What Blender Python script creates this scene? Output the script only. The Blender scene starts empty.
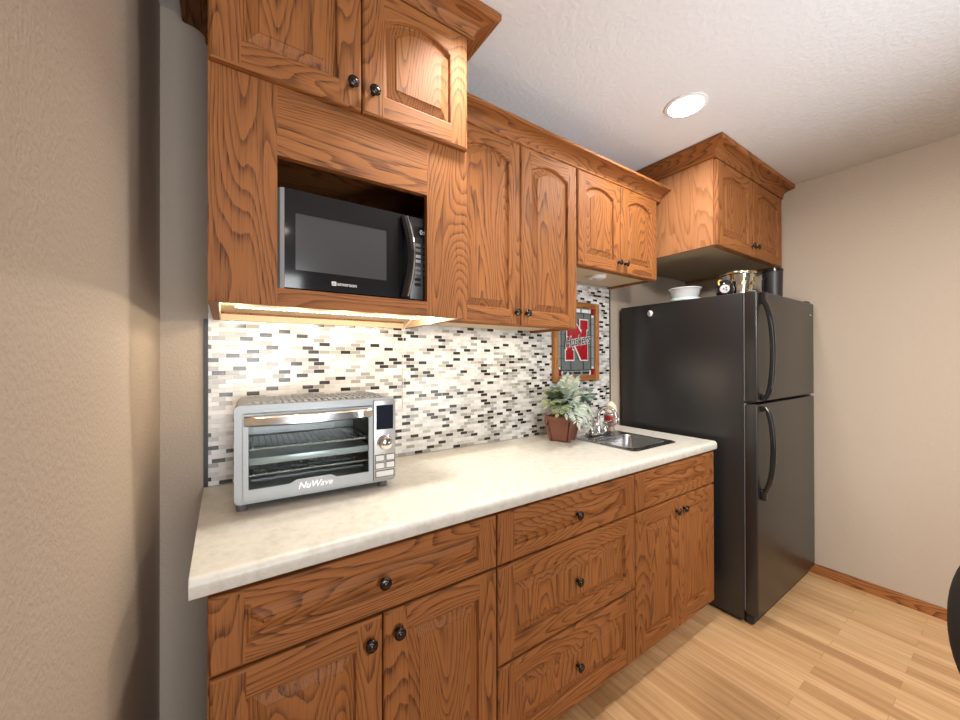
import bpy, bmesh, math, random
from mathutils import Vector, Matrix
random.seed(7)
C = bpy.context.scene.collection
S = bpy.context.scene
PI = math.pi
R = math.radians

# ------------------------------------------------------------------ camera, world, lamps, exposure
CAM = Vector((0.0588, -1.5452, 1.3339))
yaw, pit, rol = R(34.2413), R(0.2062), R(-0.1346)
fw = Vector((math.sin(yaw)*math.cos(pit), math.cos(yaw)*math.cos(pit), math.sin(pit)))
rt = Vector((math.cos(yaw), -math.sin(yaw), 0))
up = rt.cross(fw)
rt2 = rt*math.cos(rol) + up*math.sin(rol)
up2 = rt2.cross(fw)
cam_data = bpy.data.cameras.new('camera')
cam_data.sensor_width = 36
cam_data.lens = 36*375.3486/960
cam_data.shift_y = -1.956/960
cam_data.clip_start = 0.02
cam = bpy.data.objects.new('camera', cam_data)
C.objects.link(cam)
m3 = Matrix((rt2, up2, -fw)).transposed()
cam.matrix_world = Matrix.Translation(CAM) @ m3.to_4x4()
S.camera = cam

S.view_settings.view_transform = 'Standard'
S.view_settings.look = 'None'
S.view_settings.gamma = 1
S.view_settings.use_curve_mapping = False
S.view_settings.exposure = 0.0

world = bpy.data.worlds.new('world')
S.world = world
world.use_nodes = True
bg = world.node_tree.nodes['Background']
bg.inputs[0].default_value = (0.93, 0.96, 1.0, 1)
bg.inputs[1].default_value = 0.16

def area(name, loc, rot, sx, sy, power, col, shape='RECTANGLE', spread=180):
    l = bpy.data.lights.new(name, 'AREA')
    l.shape = shape; l.size = sx; l.size_y = sy; l.energy = power; l.color = col
    l.spread = R(spread)
    o = bpy.data.objects.new(name, l); C.objects.link(o)
    o.location = loc; o.rotation_euler = rot
    return o
WARM = (1.0, 0.93, 0.85)
CEIL = 2.455
CAN = [(1.745, -0.69), (0.70, -0.68)]
CAN_AND_FILL_BACK = [(0.45, -3.0), (2.15, -2.15)]  # the second is an added fill, placed to brighten right wall and floor
for (x, y), pw, sp in zip(CAN, (10.5, 6.5), (170, 105)):
    area('can_and_fill_lamp', (x, y, CEIL-0.012), (0, 0, 0), 0.13, 0.13, pw, WARM, 'DISK', sp)
for (x, y), pw in zip(CAN_AND_FILL_BACK, (1.0, 9.0)):
    area('can_and_fill_lamp', (x, y, CEIL-0.012), (0, 0, 0), 0.13, 0.13, pw, WARM, 'DISK', 170)
# added unseen frontal fill behind the camera, cool like daylight
area('front_fill', (0.25, -4.9, 1.40), (R(90), 0, 0), 1.3, 2.1, 27.0, (0.95, 0.97, 1.0), 'RECTANGLE', 80)
# warm strip lamps under the cabinets
# added unseen fill for the ceiling: uplight in the room behind the camera
up_ = area('fill_uplight', (2.1, -2.6, 0.9), (0, 0, 0), 0.6, 0.6, 9.0, (0.95, 0.975, 1.0), 'RECTANGLE', 75)
up_.rotation_euler = (Vector((1.25, -0.8, CEIL))-up_.location).to_track_quat('-Z', 'Y').to_euler()
rfill = area('right_wall_fill', (0.55, -2.5, 2.30), (0, 0, 0), 0.25, 0.25, 21.0, (1.0, 0.95, 0.89), 'DISK', 85)  # invented lamp, aimed right to lift the wall and floor there
rfill.rotation_euler = (Vector((3.0, -1.15, 0.75))-rfill.location).to_track_quat('-Z', 'Y').to_euler()
for x in (0.09, 0.24, 0.39, 0.54, 0.68):
    l = bpy.data.lights.new('strip_lamp', 'POINT'); l.energy = 1.15; l.color = (1.0, 0.85, 0.66); l.shadow_soft_size = 0.006
    o = bpy.data.objects.new('strip_lamp', l); C.objects.link(o); o.location = (x, -0.28, 1.486)
area('strip_lamp', (1.08, -0.16, 1.466), (0, 0, 0), 0.60, 0.06, 1.2, (1.0, 0.85, 0.66))

# ------------------------------------------------------------------ materials
def newmat(name):
    m = bpy.data.materials.new(name); m.use_nodes = True
    nt = m.node_tree
    return m, nt, nt.nodes, nt.links, nt.nodes['Principled BSDF']
def plain(name, col, rough=0.5, metal=0.0, spec=0.5, emit=None, estr=0, coat=0, trans=0, bump=0, bscale=300, alpha=1, ior=1.45):
    m, nt, N, L, b = newmat(name)
    b.inputs['Base Color'].default_value = (*col, 1)
    b.inputs['Roughness'].default_value = rough
    b.inputs['Metallic'].default_value = metal
    b.inputs['Specular IOR Level'].default_value = spec
    b.inputs['Coat Weight'].default_value = coat
    b.inputs['Transmission Weight'].default_value = trans
    b.inputs['IOR'].default_value = ior
    b.inputs['Alpha'].default_value = alpha
    if emit:
        b.inputs['Emission Color'].default_value = (*emit, 1)
        b.inputs['Emission Strength'].default_value = estr
    if bump:
        tc = N.new('ShaderNodeTexCoord'); n = N.new('ShaderNodeTexNoise'); n.inputs['Scale'].default_value = bscale
        n.inputs['Detail'].default_value = 3
        bp = N.new('ShaderNodeBump'); bp.inputs['Strength'].default_value = bump; bp.inputs['Distance'].default_value = 0.002
        L.new(tc.outputs['Object'], n.inputs['Vector']); L.new(n.outputs['Fac'], bp.inputs['Height']); L.new(bp.outputs['Normal'], b.inputs['Normal'])
    return m
def ramp(N, stops, interp='LINEAR'):
    r = N.new('ShaderNodeValToRGB'); r.color_ramp.interpolation = interp
    e = r.color_ramp.elements
    e[0].position, e[0].color = stops[0][0], (*stops[0][1], 1)
    e[1].position, e[1].color = stops[1][0], (*stops[1][1], 1)
    for p, c in stops[2:]:
        x = e.new(p); x.color = (*c, 1)
    return r
def mathn(N, L, op, a, b=None):
    n = N.new('ShaderNodeMath'); n.operation = op
    for i, v in enumerate((a, b)):
        if v is None: continue
        if isinstance(v, (int, float)): n.inputs[i].default_value = v
        else: L.new(v, n.inputs[i])
    return n.outputs[0]
def oak(name, axis, mid, dark, rough=0.58, rings=18.0):
    """plain-sawn oak: cathedral bands are the contour lines of a noise stretched along the grain"""
    m, nt, N, L, b = newmat(name)
    tc = N.new('ShaderNodeTexCoord'); oi = N.new('ShaderNodeObjectInfo')
    off = N.new('ShaderNodeVectorMath'); off.operation = 'SCALE'; off.inputs[0].default_value = (7.3, 5.1, 9.7)
    L.new(oi.outputs['Random'], off.inputs['Scale'])
    add = N.new('ShaderNodeVectorMath'); L.new(tc.outputs['Object'], add.inputs[0]); L.new(off.outputs[0], add.inputs[1])
    def mp(s_across, s_along):
        mpn = N.new('ShaderNodeMapping')
        s = [s_across]*3; s['xyz'.index(axis)] = s_along
        mpn.inputs['Scale'].default_value = s
        L.new(add.outputs[0], mpn.inputs['Vector'])
        return mpn.outputs[0]
    n1 = N.new('ShaderNodeTexNoise'); n1.inputs['Scale'].default_value = 1; n1.inputs['Detail'].default_value = 1.5; n1.inputs['Roughness'].default_value = 0.4
    L.new(mp(6.5, 1.0), n1.inputs['Vector'])
    wob = N.new('ShaderNodeTexNoise'); wob.inputs['Scale'].default_value = 1; wob.inputs['Detail'].default_value = 2
    L.new(mp(60, 9), wob.inputs['Vector'])
    v = mathn(N, L, 'MULTIPLY', n1.outputs['Fac'], rings*2)
    w = mathn(N, L, 'MULTIPLY', wob.outputs['Fac'], 0.5)
    fr = mathn(N, L, 'FRACT', mathn(N, L, 'ADD', v, w))
    rr = ramp(N, [(0.0, (0, 0, 0)), (0.30, (0.05,)*3), (0.62, (0.25,)*3), (0.86, (0.85,)*3), (0.95, (1,)*3), (1.0, (0.15,)*3)])
    L.new(fr, rr.inputs['Fac'])
    pore = N.new('ShaderNodeTexNoise'); pore.inputs['Scale'].default_value = 1; pore.inputs['Detail'].default_value = 2; pore.inputs['Roughness'].default_value = 0.6
    L.new(mp(330, 9), pore.inputs['Vector'])
    pr = ramp(N, [(0.50, (0, 0, 0)), (0.66, (1, 1, 1))]); L.new(pore.outputs['Fac'], pr.inputs['Fac'])
    # band lines are made of pores: band * (0.45 + 0.55 pore) + little pores everywhere
    pm = mathn(N, L, 'ADD', mathn(N, L, 'MULTIPLY', pr.outputs['Color'], 0.40), 0.60)
    band = mathn(N, L, 'MULTIPLY', rr.outputs['Color'], pm)
    tot = mathn(N, L, 'ADD', band, mathn(N, L, 'MULTIPLY', pr.outputs['Color'], 0.28))
    tot = mathn(N, L, 'MINIMUM', tot, 1.0)
    big = N.new('ShaderNodeTexNoise'); big.inputs['Scale'].default_value = 1; L.new(mp(9, 1.2), big.inputs['Vector'])
    mx0 = N.new('ShaderNodeMix'); mx0.data_type = 'RGBA'
    mx0.inputs['A'].default_value = (*[c*0.82 for c in mid], 1); mx0.inputs['B'].default_value = (*[min(1, c*1.22) for c in mid], 1)
    L.new(big.outputs['Fac'], mx0.inputs['Factor'])
    mx = N.new('ShaderNodeMix'); mx.data_type = 'RGBA'; L.new(tot, mx.inputs['Factor'])
    L.new(mx0.outputs['Result'], mx.inputs['A']); mx.inputs['B'].default_value = (*dark, 1)
    L.new(mx.outputs['Result'], b.inputs['Base Color'])
    b.inputs['Roughness'].default_value = rough
    b.inputs['Specular IOR Level'].default_value = 0.26
    bp = N.new('ShaderNodeBump'); bp.inputs['Strength'].default_value = 0.12; bp.inputs['Distance'].default_value = 0.0006; bp.invert = True
    L.new(tot, bp.inputs['Height']); L.new(bp.outputs['Normal'], b.inputs['Normal'])
    return m
OM, OD = (0.32, 0.120, 0.034), (0.082, 0.025, 0.0075)
OAKZ = oak('oak_upright_grain', 'z', OM, OD)
OAKX = oak('oak_level_grain', 'x', OM, OD)
OAKY = oak('oak_return_grain', 'y', OM, OD)
OAKS = oak('oak_side_panel', 'z', (0.40, 0.185, 0.078), (0.24, 0.098, 0.038), rings=11)
OAK3 = [OAKZ, OAKX, OAKY]

def wall_mat(name, col, scale, strength, rough=0.85, dist=0.004):
    m, nt, N, L, b = newmat(name)
    tc = N.new('ShaderNodeTexCoord')
    n = N.new('ShaderNodeTexNoise'); n.inputs['Scale'].default_value = scale; n.inputs['Detail'].default_value = 3
    L.new(tc.outputs['Object'], n.inputs['Vector'])
    r = ramp(N, [(0.40, (0, 0, 0)), (0.62, (1, 1, 1))]); L.new(n.outputs['Fac'], r.inputs['Fac'])
    bp = N.new('ShaderNodeBump'); bp.inputs['Strength'].default_value = strength; bp.inputs['Distance'].default_value = dist
    L.new(r.outputs['Color'], bp.inputs['Height']); L.new(bp.outputs['Normal'], b.inputs['Normal'])
    b.inputs['Base Color'].default_value = (*col, 1); b.inputs['Roughness'].default_value = rough
    b.inputs['Specular IOR Level'].default_value = 0.3
    return m
WALLM = wall_mat('taupe_wall_paint', (0.46, 0.385, 0.31), 120, 0.26, 0.75, 0.003)
CEILM = wall_mat('white_ceiling_texture', (0.76, 0.775, 0.80), 60, 0.16, 0.9)

def floor_mat():
    m, nt, N, L, b = newmat('oak_laminate_floor')
    tc = N.new('ShaderNodeTexCoord')
    mp = N.new('ShaderNodeMapping'); mp.inputs['Rotation'].default_value = (0, 0, R(90))
    L.new(tc.outputs['Object'], mp.inputs['Vector'])
    br = N.new('ShaderNodeTexBrick'); br.inputs['Scale'].default_value = 1
    br.inputs['Brick Width'].default_value = 0.62; br.inputs['Row Height'].default_value = 0.066
    br.inputs['Mortar Size'].default_value = 0.0006; br.inputs['Mortar Smooth'].default_value = 0
    br.inputs['Bias'].default_value = 0.0
    br.offset = 0.37; br.offset_frequency = 2; br.squash = 1
    br.inputs['Color1'].default_value = (0, 0, 0, 1); br.inputs['Color2'].default_value = (1, 1, 1, 1); br.inputs['Mortar'].default_value = (0.5, 0.5, 0.5, 1)
    L.new(mp.outputs[0], br.inputs['Vector'])
    pal = ramp(N, [(0.0, (0.42, 0.235, 0.108)), (0.25, (0.58, 0.36, 0.18)), (0.6, (0.65, 0.42, 0.225)), (0.85, (0.54, 0.33, 0.16)), (1.0, (0.70, 0.475, 0.265))])
    L.new(br.outputs['Color'], pal.inputs['Fac'])
    # grain stretched along the plank, shifted plank by plank
    sh = N.new('ShaderNodeVectorMath'); sh.operation = 'SCALE'; sh.inputs[0].default_value = (13, 5, 3)
    L.new(br.outputs['Color'], sh.inputs['Scale'])
    ad = N.new('ShaderNodeVectorMath'); L.new(tc.outputs['Object'], ad.inputs[0]); L.new(sh.outputs[0], ad.inputs[1])
    m2 = N.new('ShaderNodeMapping'); m2.inputs['Scale'].default_value = (60, 2.5, 1); L.new(ad.outputs[0], m2.inputs['Vector'])
    g = N.new('ShaderNodeTexNoise'); g.inputs['Scale'].default_value = 1; g.inputs['Detail'].default_value = 4; g.inputs['Roughness'].default_value = 0.6
    L.new(m2.outputs[0], g.inputs['Vector'])
    gr = ramp(N, [(0.32, (0.72, 0.66, 0.58)), (0.62, (1.06, 1.05, 1.03))]); L.new(g.outputs['Fac'], gr.inputs['Fac'])
    mx = N.new('ShaderNodeMix'); mx.data_type = 'RGBA'; mx.blend_type = 'MULTIPLY'; mx.inputs['Factor'].default_value = 0.75
    L.new(pal.outputs['Color'], mx.inputs['A']); L.new(gr.outputs['Color'], mx.inputs['B'])
    mo = N.new('ShaderNodeMix'); mo.data_type = 'RGBA'; L.new(br.outputs['Fac'], mo.inputs['Factor'])
    L.new(mx.outputs['Result'], mo.inputs['A']); mo.inputs['B'].default_value = (0.30, 0.17, 0.08, 1)
    L.new(mo.outputs['Result'], b.inputs['Base Color'])
    b.inputs['Roughness'].default_value = 0.42; b.inputs['Specular IOR Level'].default_value = 0.4
    return m
FLOORM = floor_mat()

def tile_mat():
    m, nt, N, L, b = newmat('linear_mosaic_tile')
    tc = N.new('ShaderNodeTexCoord'); sp = N.new('ShaderNodeSeparateXYZ')
    L.new(tc.outputs['Object'], sp.inputs[0])
    TW, THh, GRT = 0.0395, 0.0147, 0.0007
    u0 = mathn(N, L, 'DIVIDE', sp.outputs['X'], TW); v0 = mathn(N, L, 'DIVIDE', sp.outputs['Z'], THh)
    row = mathn(N, L, 'FLOOR', v0); fv = mathn(N, L, 'FRACT', v0)
    u1 = mathn(N, L, 'ADD', u0, mathn(N, L, 'MULTIPLY', row, 0.5))
    col = mathn(N, L, 'FLOOR', u1); fu = mathn(N, L, 'FRACT', u1)
    du = mathn(N, L, 'MULTIPLY', mathn(N, L, 'MINIMUM', fu, mathn(N, L, 'SUBTRACT', 1.0, fu)), TW)
    dv = mathn(N, L, 'MULTIPLY', mathn(N, L, 'MINIMUM', fv, mathn(N, L, 'SUBTRACT', 1.0, fv)), THh)
    grout = mathn(N, L, 'LESS_THAN', mathn(N, L, 'MINIMUM', du, dv), GRT)
    # tiles are spread evenly over the sheet (low-discrepancy order) with some chance on top
    cid = N.new('ShaderNodeCombineXYZ'); L.new(col, cid.inputs['X']); L.new(row, cid.inputs['Y'])
    wn = N.new('ShaderNodeTexWhiteNoise'); wn.noise_dimensions = '2D'; L.new(cid.outputs[0], wn.inputs['Vector'])
    seq = mathn(N, L, 'ADD', mathn(N, L, 'MULTIPLY', col, 0.3819), mathn(N, L, 'MULTIPLY', row, 0.2113))
    seq = mathn(N, L, 'FRACT', mathn(N, L, 'ADD', mathn(N, L, 'ADD', seq, 100.0), mathn(N, L, 'MULTIPLY', wn.outputs['Value'], 0.30)))
    pal = ramp(N, [(0.0, (0.026, 0.021, 0.018)), (0.16, (0.72, 0.72, 0.71)), (0.31, (0.34, 0.335, 0.31)), (0.43, (0.58, 0.575, 0.55)),
                   (0.58, (0.78, 0.78, 0.77)), (0.74, (0.45, 0.44, 0.41)), (0.85, (0.65, 0.645, 0.62))], 'CONSTANT')
    L.new(seq, pal.inputs['Fac'])
    mo = N.new('ShaderNodeMix'); mo.data_type = 'RGBA'; L.new(grout, mo.inputs['Factor'])
    L.new(pal.outputs['Color'], mo.inputs['A']); mo.inputs['B'].default_value = (0.70, 0.69, 0.66, 1)
    L.new(mo.outputs['Result'], b.inputs['Base Color'])
    rg = N.new('ShaderNodeMapRange'); L.new(grout, rg.inputs['Value']); rg.inputs['To Min'].default_value = 0.22; rg.inputs['To Max'].default_value = 0.8
    L.new(rg.outputs[0], b.inputs['Roughness'])
    bp = N.new('ShaderNodeBump'); bp.inputs['Strength'].default_value = 0.5; bp.inputs['Distance'].default_value = 0.001; bp.invert = True
    L.new(grout, bp.inputs['Height']); L.new(bp.outputs['Normal'], b.inputs['Normal'])
    return m
TILEM = tile_mat()

def counter_mat():
    m, nt, N, L, b = newmat('beige_laminate')
    tc = N.new('ShaderNodeTexCoord')
    n = N.new('ShaderNodeTexNoise'); n.inputs['Scale'].default_value = 38; n.inputs['Detail'].default_value = 6; n.inputs['Roughness'].default_value = 0.65
    L.new(tc.outputs['Object'], n.inputs['Vector'])
    r = ramp(N, [(0.30, (0.56, 0.545, 0.48)), (0.52, (0.655, 0.64, 0.58)), (0.70, (0.70, 0.69, 0.635))]); L.new(n.outputs['Fac'], r.inputs['Fac'])
    L.new(r.outputs['Color'], b.inputs['Base Color'])
    b.inputs['Roughness'].default_value = 0.38
    return m
COUNTERM = counter_mat()

def brushed(name, col, rough, axis='x'):
    m, nt, N, L, b = newmat(name)
    tc = N.new('ShaderNodeTexCoord'); mp = N.new('ShaderNodeMapping')
    s = [400, 400, 400]; s['xyz'.index(axis)] = 6; mp.inputs['Scale'].default_value = s
    n = N.new('ShaderNodeTexNoise'); n.inputs['Scale'].default_value = 1
    L.new(tc.outputs['Object'], mp.inputs['Vector']); L.new(mp.outputs[0], n.inputs['Vector'])
    rg = N.new('ShaderNodeMapRange'); L.new(n.outputs['Fac'], rg.inputs['Value']); rg.inputs['To Min'].default_value = rough-0.08; rg.inputs['To Max'].default_value = rough+0.1
    L.new(rg.outputs[0], b.inputs['Roughness'])
    b.inputs['Base Color'].default_value = (*col, 1); b.inputs['Metallic'].default_value = 1
    return m
STEEL = brushed('brushed_steel', (0.33, 0.34, 0.34), 0.46)
STEELD = brushed('sink_steel', (0.42, 0.43, 0.44), 0.25)
CHROME = plain('chrome', (0.80, 0.80, 0.80), 0.08, 1)
BRONZE = plain('dark_bronze', (0.055, 0.046, 0.042), 0.24, 0.9)
BLACKP = plain('black_gloss_plastic', (0.012, 0.012, 0.013), 0.16)
BLACKM = plain('black_satin_plastic', (0.018, 0.018, 0.019), 0.42)
FRIDGEM = plain('black_textured_enamel', (0.014, 0.014, 0.0145), 0.32, spec=0.7, bump=0.10, bscale=420)
FRDOORM = plain('black_door_enamel', (0.014, 0.0135, 0.013), 0.30, spec=0.8, bump=0.22, bscale=520)
PALE = plain('pale_cabinet_melamine', (0.62, 0.47, 0.30), 0.55)
DARKIN = plain('dark_void', (0.02, 0.012, 0.008), 0.7)
WHITEP = plain('white_plastic', (0.78, 0.77, 0.74), 0.4)
GASKET = plain('grey_gasket', (0.36, 0.37, 0.40), 0.35)

# ------------------------------------------------------------------ mesh helpers
class MB:
    def __init__(s): s.v = []; s.f = []; s.m = []
    def add(s, vs, fs, mi=0):
        o = len(s.v); s.v += [Vector(v) for v in vs]
        for f in fs:
            s.f.append([i+o for i in f]); s.m.append(mi)
        return s
    def box(s, x0, x1, y0, y1, z0, z1, mi=0, bev=0, seg=2):
        if bev:
            bm = bmesh.new(); bmesh.ops.create_cube(bm, size=1)
            for v in bm.verts:
                v.co = Vector((x0 if v.co.x < 0 else x1, y0 if v.co.y < 0 else y1, z0 if v.co.z < 0 else z1))
            bmesh.ops.bevel(bm, geom=bm.edges[:], offset=bev, segments=seg, affect='EDGES', profile=0.5)
            bm.verts.index_update()
            s.add([v.co.copy() for v in bm.verts], [[v.index for v in f.verts] for f in bm.faces], mi); bm.free()
        else:
            vs = [(x, y, z) for x in (x0, x1) for y in (y0, y1) for z in (z0, z1)]
            s.add(vs, [(0, 1, 3, 2), (4, 6, 7, 5), (0, 4, 5, 1), (2, 3, 7, 6), (0, 2, 6, 4), (1, 5, 7, 3)], mi)
        return s
    def lathe(s, prof, o=(0, 0, 0), axis='z', n=24, mi=0):
        """prof: (radius, along) pairs"""
        vs = []
        for r, h in prof:
            for k in range(n):
                a = 2*PI*k/n; c, d = r*math.cos(a), r*math.sin(a)
                p = (c, d, h) if axis == 'z' else ((c, -h, d) if axis == 'y' else (h, c, d))
                vs.append(Vector(p)+Vector(o))
        fs = []
        for i in range(len(prof)-1):
            for k in range(n):
                a, b = i*n+k, i*n+(k+1) % n
                fs.append((a, b, b+n, a+n))
        fs.append(list(range(n))[::-1]); fs.append([len(vs)-n+k for k in range(n)])
        return s.add(vs, fs, mi)
    def tube(s, path, r, n=8, mi=0):
        path = [Vector(p) for p in path]; N = len(path)
        rs = r if isinstance(r, (list, tuple)) else [r]*N
        vs = []; prev = None
        for i, p in enumerate(path):
            t = (path[min(i+1, N-1)]-path[max(i-1, 0)]).normalized()
            if prev is None:
                a = Vector((0, 0, 1)) if abs(t.z) < .9 else Vector((1, 0, 0))
                u = t.cross(a).normalized()
            else: u = (prev - t*prev.dot(t)).normalized()
            prev = u; w = t.cross(u)
            for k in range(n):
                a = 2*PI*k/n
                vs.append(p+(u*math.cos(a)+w*math.sin(a))*rs[i])
        fs = []
        for i in range(N-1):
            for k in range(n):
                a, b = i*n+k, i*n+(k+1) % n
                fs.append((a, b, b+n, a+n))
        fs.append(list(range(n))[::-1]); fs.append([(N-1)*n+k for k in range(n)])
        return s.add(vs, fs, mi)
    def prism(s, pts, lo, hi, axis='z', mi=0):
        """closed outline in the plane across axis: z -> (x,y), x -> (y,z), y -> (x,z)"""
        def P(a, b, h): return (a, b, h) if axis == 'z' else ((h, a, b) if axis == 'x' else (a, h, b))
        n = len(pts)
        vs = [P(a, b, lo) for a, b in pts]+[P(a, b, hi) for a, b in pts]
        fs = [list(range(n))[::-1], list(range(n, 2*n))]+[(i, (i+1) % n, n+(i+1) % n, n+i) for i in range(n)]
        return s.add(vs, fs, mi)
    def xf(s, M):
        s.v = [M @ v for v in s.v]; return s
    def build(s, name, mats, parent=None, org=None, angle=35, smooth=True, loc=None):
        """org: world point that becomes the mesh origin (default: the parent's location)"""
        if org is None: org = Vector(parent['_o']) if parent is not None else Vector((0, 0, 0))
        me = bpy.data.meshes.new(name)
        me.from_pydata([v-Vector(org) for v in s.v], [], s.f)
        for m in (mats if isinstance(mats, (list, tuple)) else [mats]): me.materials.append(m)
        for p, mi in zip(me.polygons, s.m): p.material_index = mi
        bm = bmesh.new(); bm.from_mesh(me); bmesh.ops.recalc_face_normals(bm, faces=bm.faces[:]); bm.to_mesh(me); bm.free()
        if smooth:
            me.shade_smooth(); me.set_sharp_from_angle(angle=R(angle))
        o = bpy.data.objects.new(name, me); C.objects.link(o)
        o['_o'] = list(org)
        if parent is not None:
            o.parent = parent; o.location = Vector(org)-Vector(parent['_o'])
        else: o.location = Vector(org)
        if loc is not None: o.location = loc
        return o
def thing(name, label, cat, loc=(0, 0, 0), rz=0, group=None):
    o = bpy.data.objects.new(name, None); C.objects.link(o); o.empty_display_size = 0.05
    o.location = loc; o.rotation_euler.z = rz; o['label'] = label; o['category'] = cat; o['_o'] = list(loc)
    if group: o['group'] = group
    return o
def local(t): t['_o'] = [0, 0, 0]; return t          # its parts are modelled in its own coordinates
def tag(o, label, cat, group=None):
    o['label'] = label; o['category'] = cat
    if group: o['group'] = group
    return o
def struct(o): o['kind'] = 'structure'; return o
def text_mesh(name, s, size, mat, parent, M, ext=0.0004, shear=0.0, bold=0.0, spacing=1.0):
    cu = bpy.data.curves.new(name, 'FONT'); cu.body = s; cu.size = size; cu.extrude = ext; cu.shear = shear; cu.offset = bold
    cu.align_x = 'CENTER'; cu.align_y = 'CENTER'; cu.space_character = spacing; cu.resolution_u = 4
    tmp = bpy.data.objects.new(name, cu); C.objects.link(tmp)
    dg = bpy.context.evaluated_depsgraph_get(); dg.update()
    me = bpy.data.meshes.new_from_object(tmp.evaluated_get(dg))
    bpy.data.objects.remove(tmp); bpy.data.curves.remove(cu)
    me.transform(M); me.materials.clear(); me.materials.append(mat)
    o = bpy.data.objects.new(name, me); C.objects.link(o); o.parent = parent; o['_o'] = parent['_o']
    return o
def face_y(x, y, z): return Matrix.Translation((x, y, z)) @ Matrix.Rotation(R(90), 4, 'X')     # upright text facing -y

# ------------------------------------------------------------------ the setting
XR = 3.100
XL = -0.1095
fl = MB(); fl.box(XL-0.1, XR+0.1, -5.2, 0.1, -0.05, 0.0)
struct(fl.build('floor', FLOORM))
ce = MB(); ce.box(XL-0.1, XR+0.1, -5.2, 0.1, CEIL, CEIL+0.08)
struct(ce.build('ceiling', CEILM))
wb = MB(); wb.box(XL, XR+0.1, 0.0, 0.1, 0.0, CEIL)
struct(wb.build('wall_back', WALLM))
wr = MB(); wr.box(XR, XR+0.1, -5.2, 0.0, 0.0, CEIL)
struct(wr.build('wall_right', WALLM))
wl = MB(); wl.box(XL-0.1, XL, -5.2, 0.1, 0.0, CEIL)
struct(wl.build('wall_left', WALLM))
bb = MB(); bb.prism([(XR, 0.0), (XR-0.014, 0.0), (XR-0.014, 0.034), (XR-0.010, 0.042), (XR-0.010, 0.050), (XR-0.005, 0.058), (XR, 0.058)], -5.2, -0.002, 'y')
struct(bb.build('baseboard_right', OAKY))

# mosaic backsplash with dark edge strips
tb = thing('tile_backsplash', 'linear glass mosaic tile backsplash on the back wall above the counter', 'backsplash', (1.07, 0, 0.915))
t = MB(); t.box(0.014, 2.118, -0.0075, -0.0005, 0.9145, 1.7835); t.build('tile_field', TILEM, tb, smooth=False)
t = MB(); t.box(0.0015, 0.0135, -0.010, -0.0005, 0.9145, 1.470); t.build('edge_strip', BLACKM, tb)['label'] = 'dark edge strip'
t = MB(); t.box(2.1185, 2.128, -0.010, -0.0005, 0.9145, 1.7835); t.build('edge_strip', BLACKM, tb)['label'] = 'dark edge strip'

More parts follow.
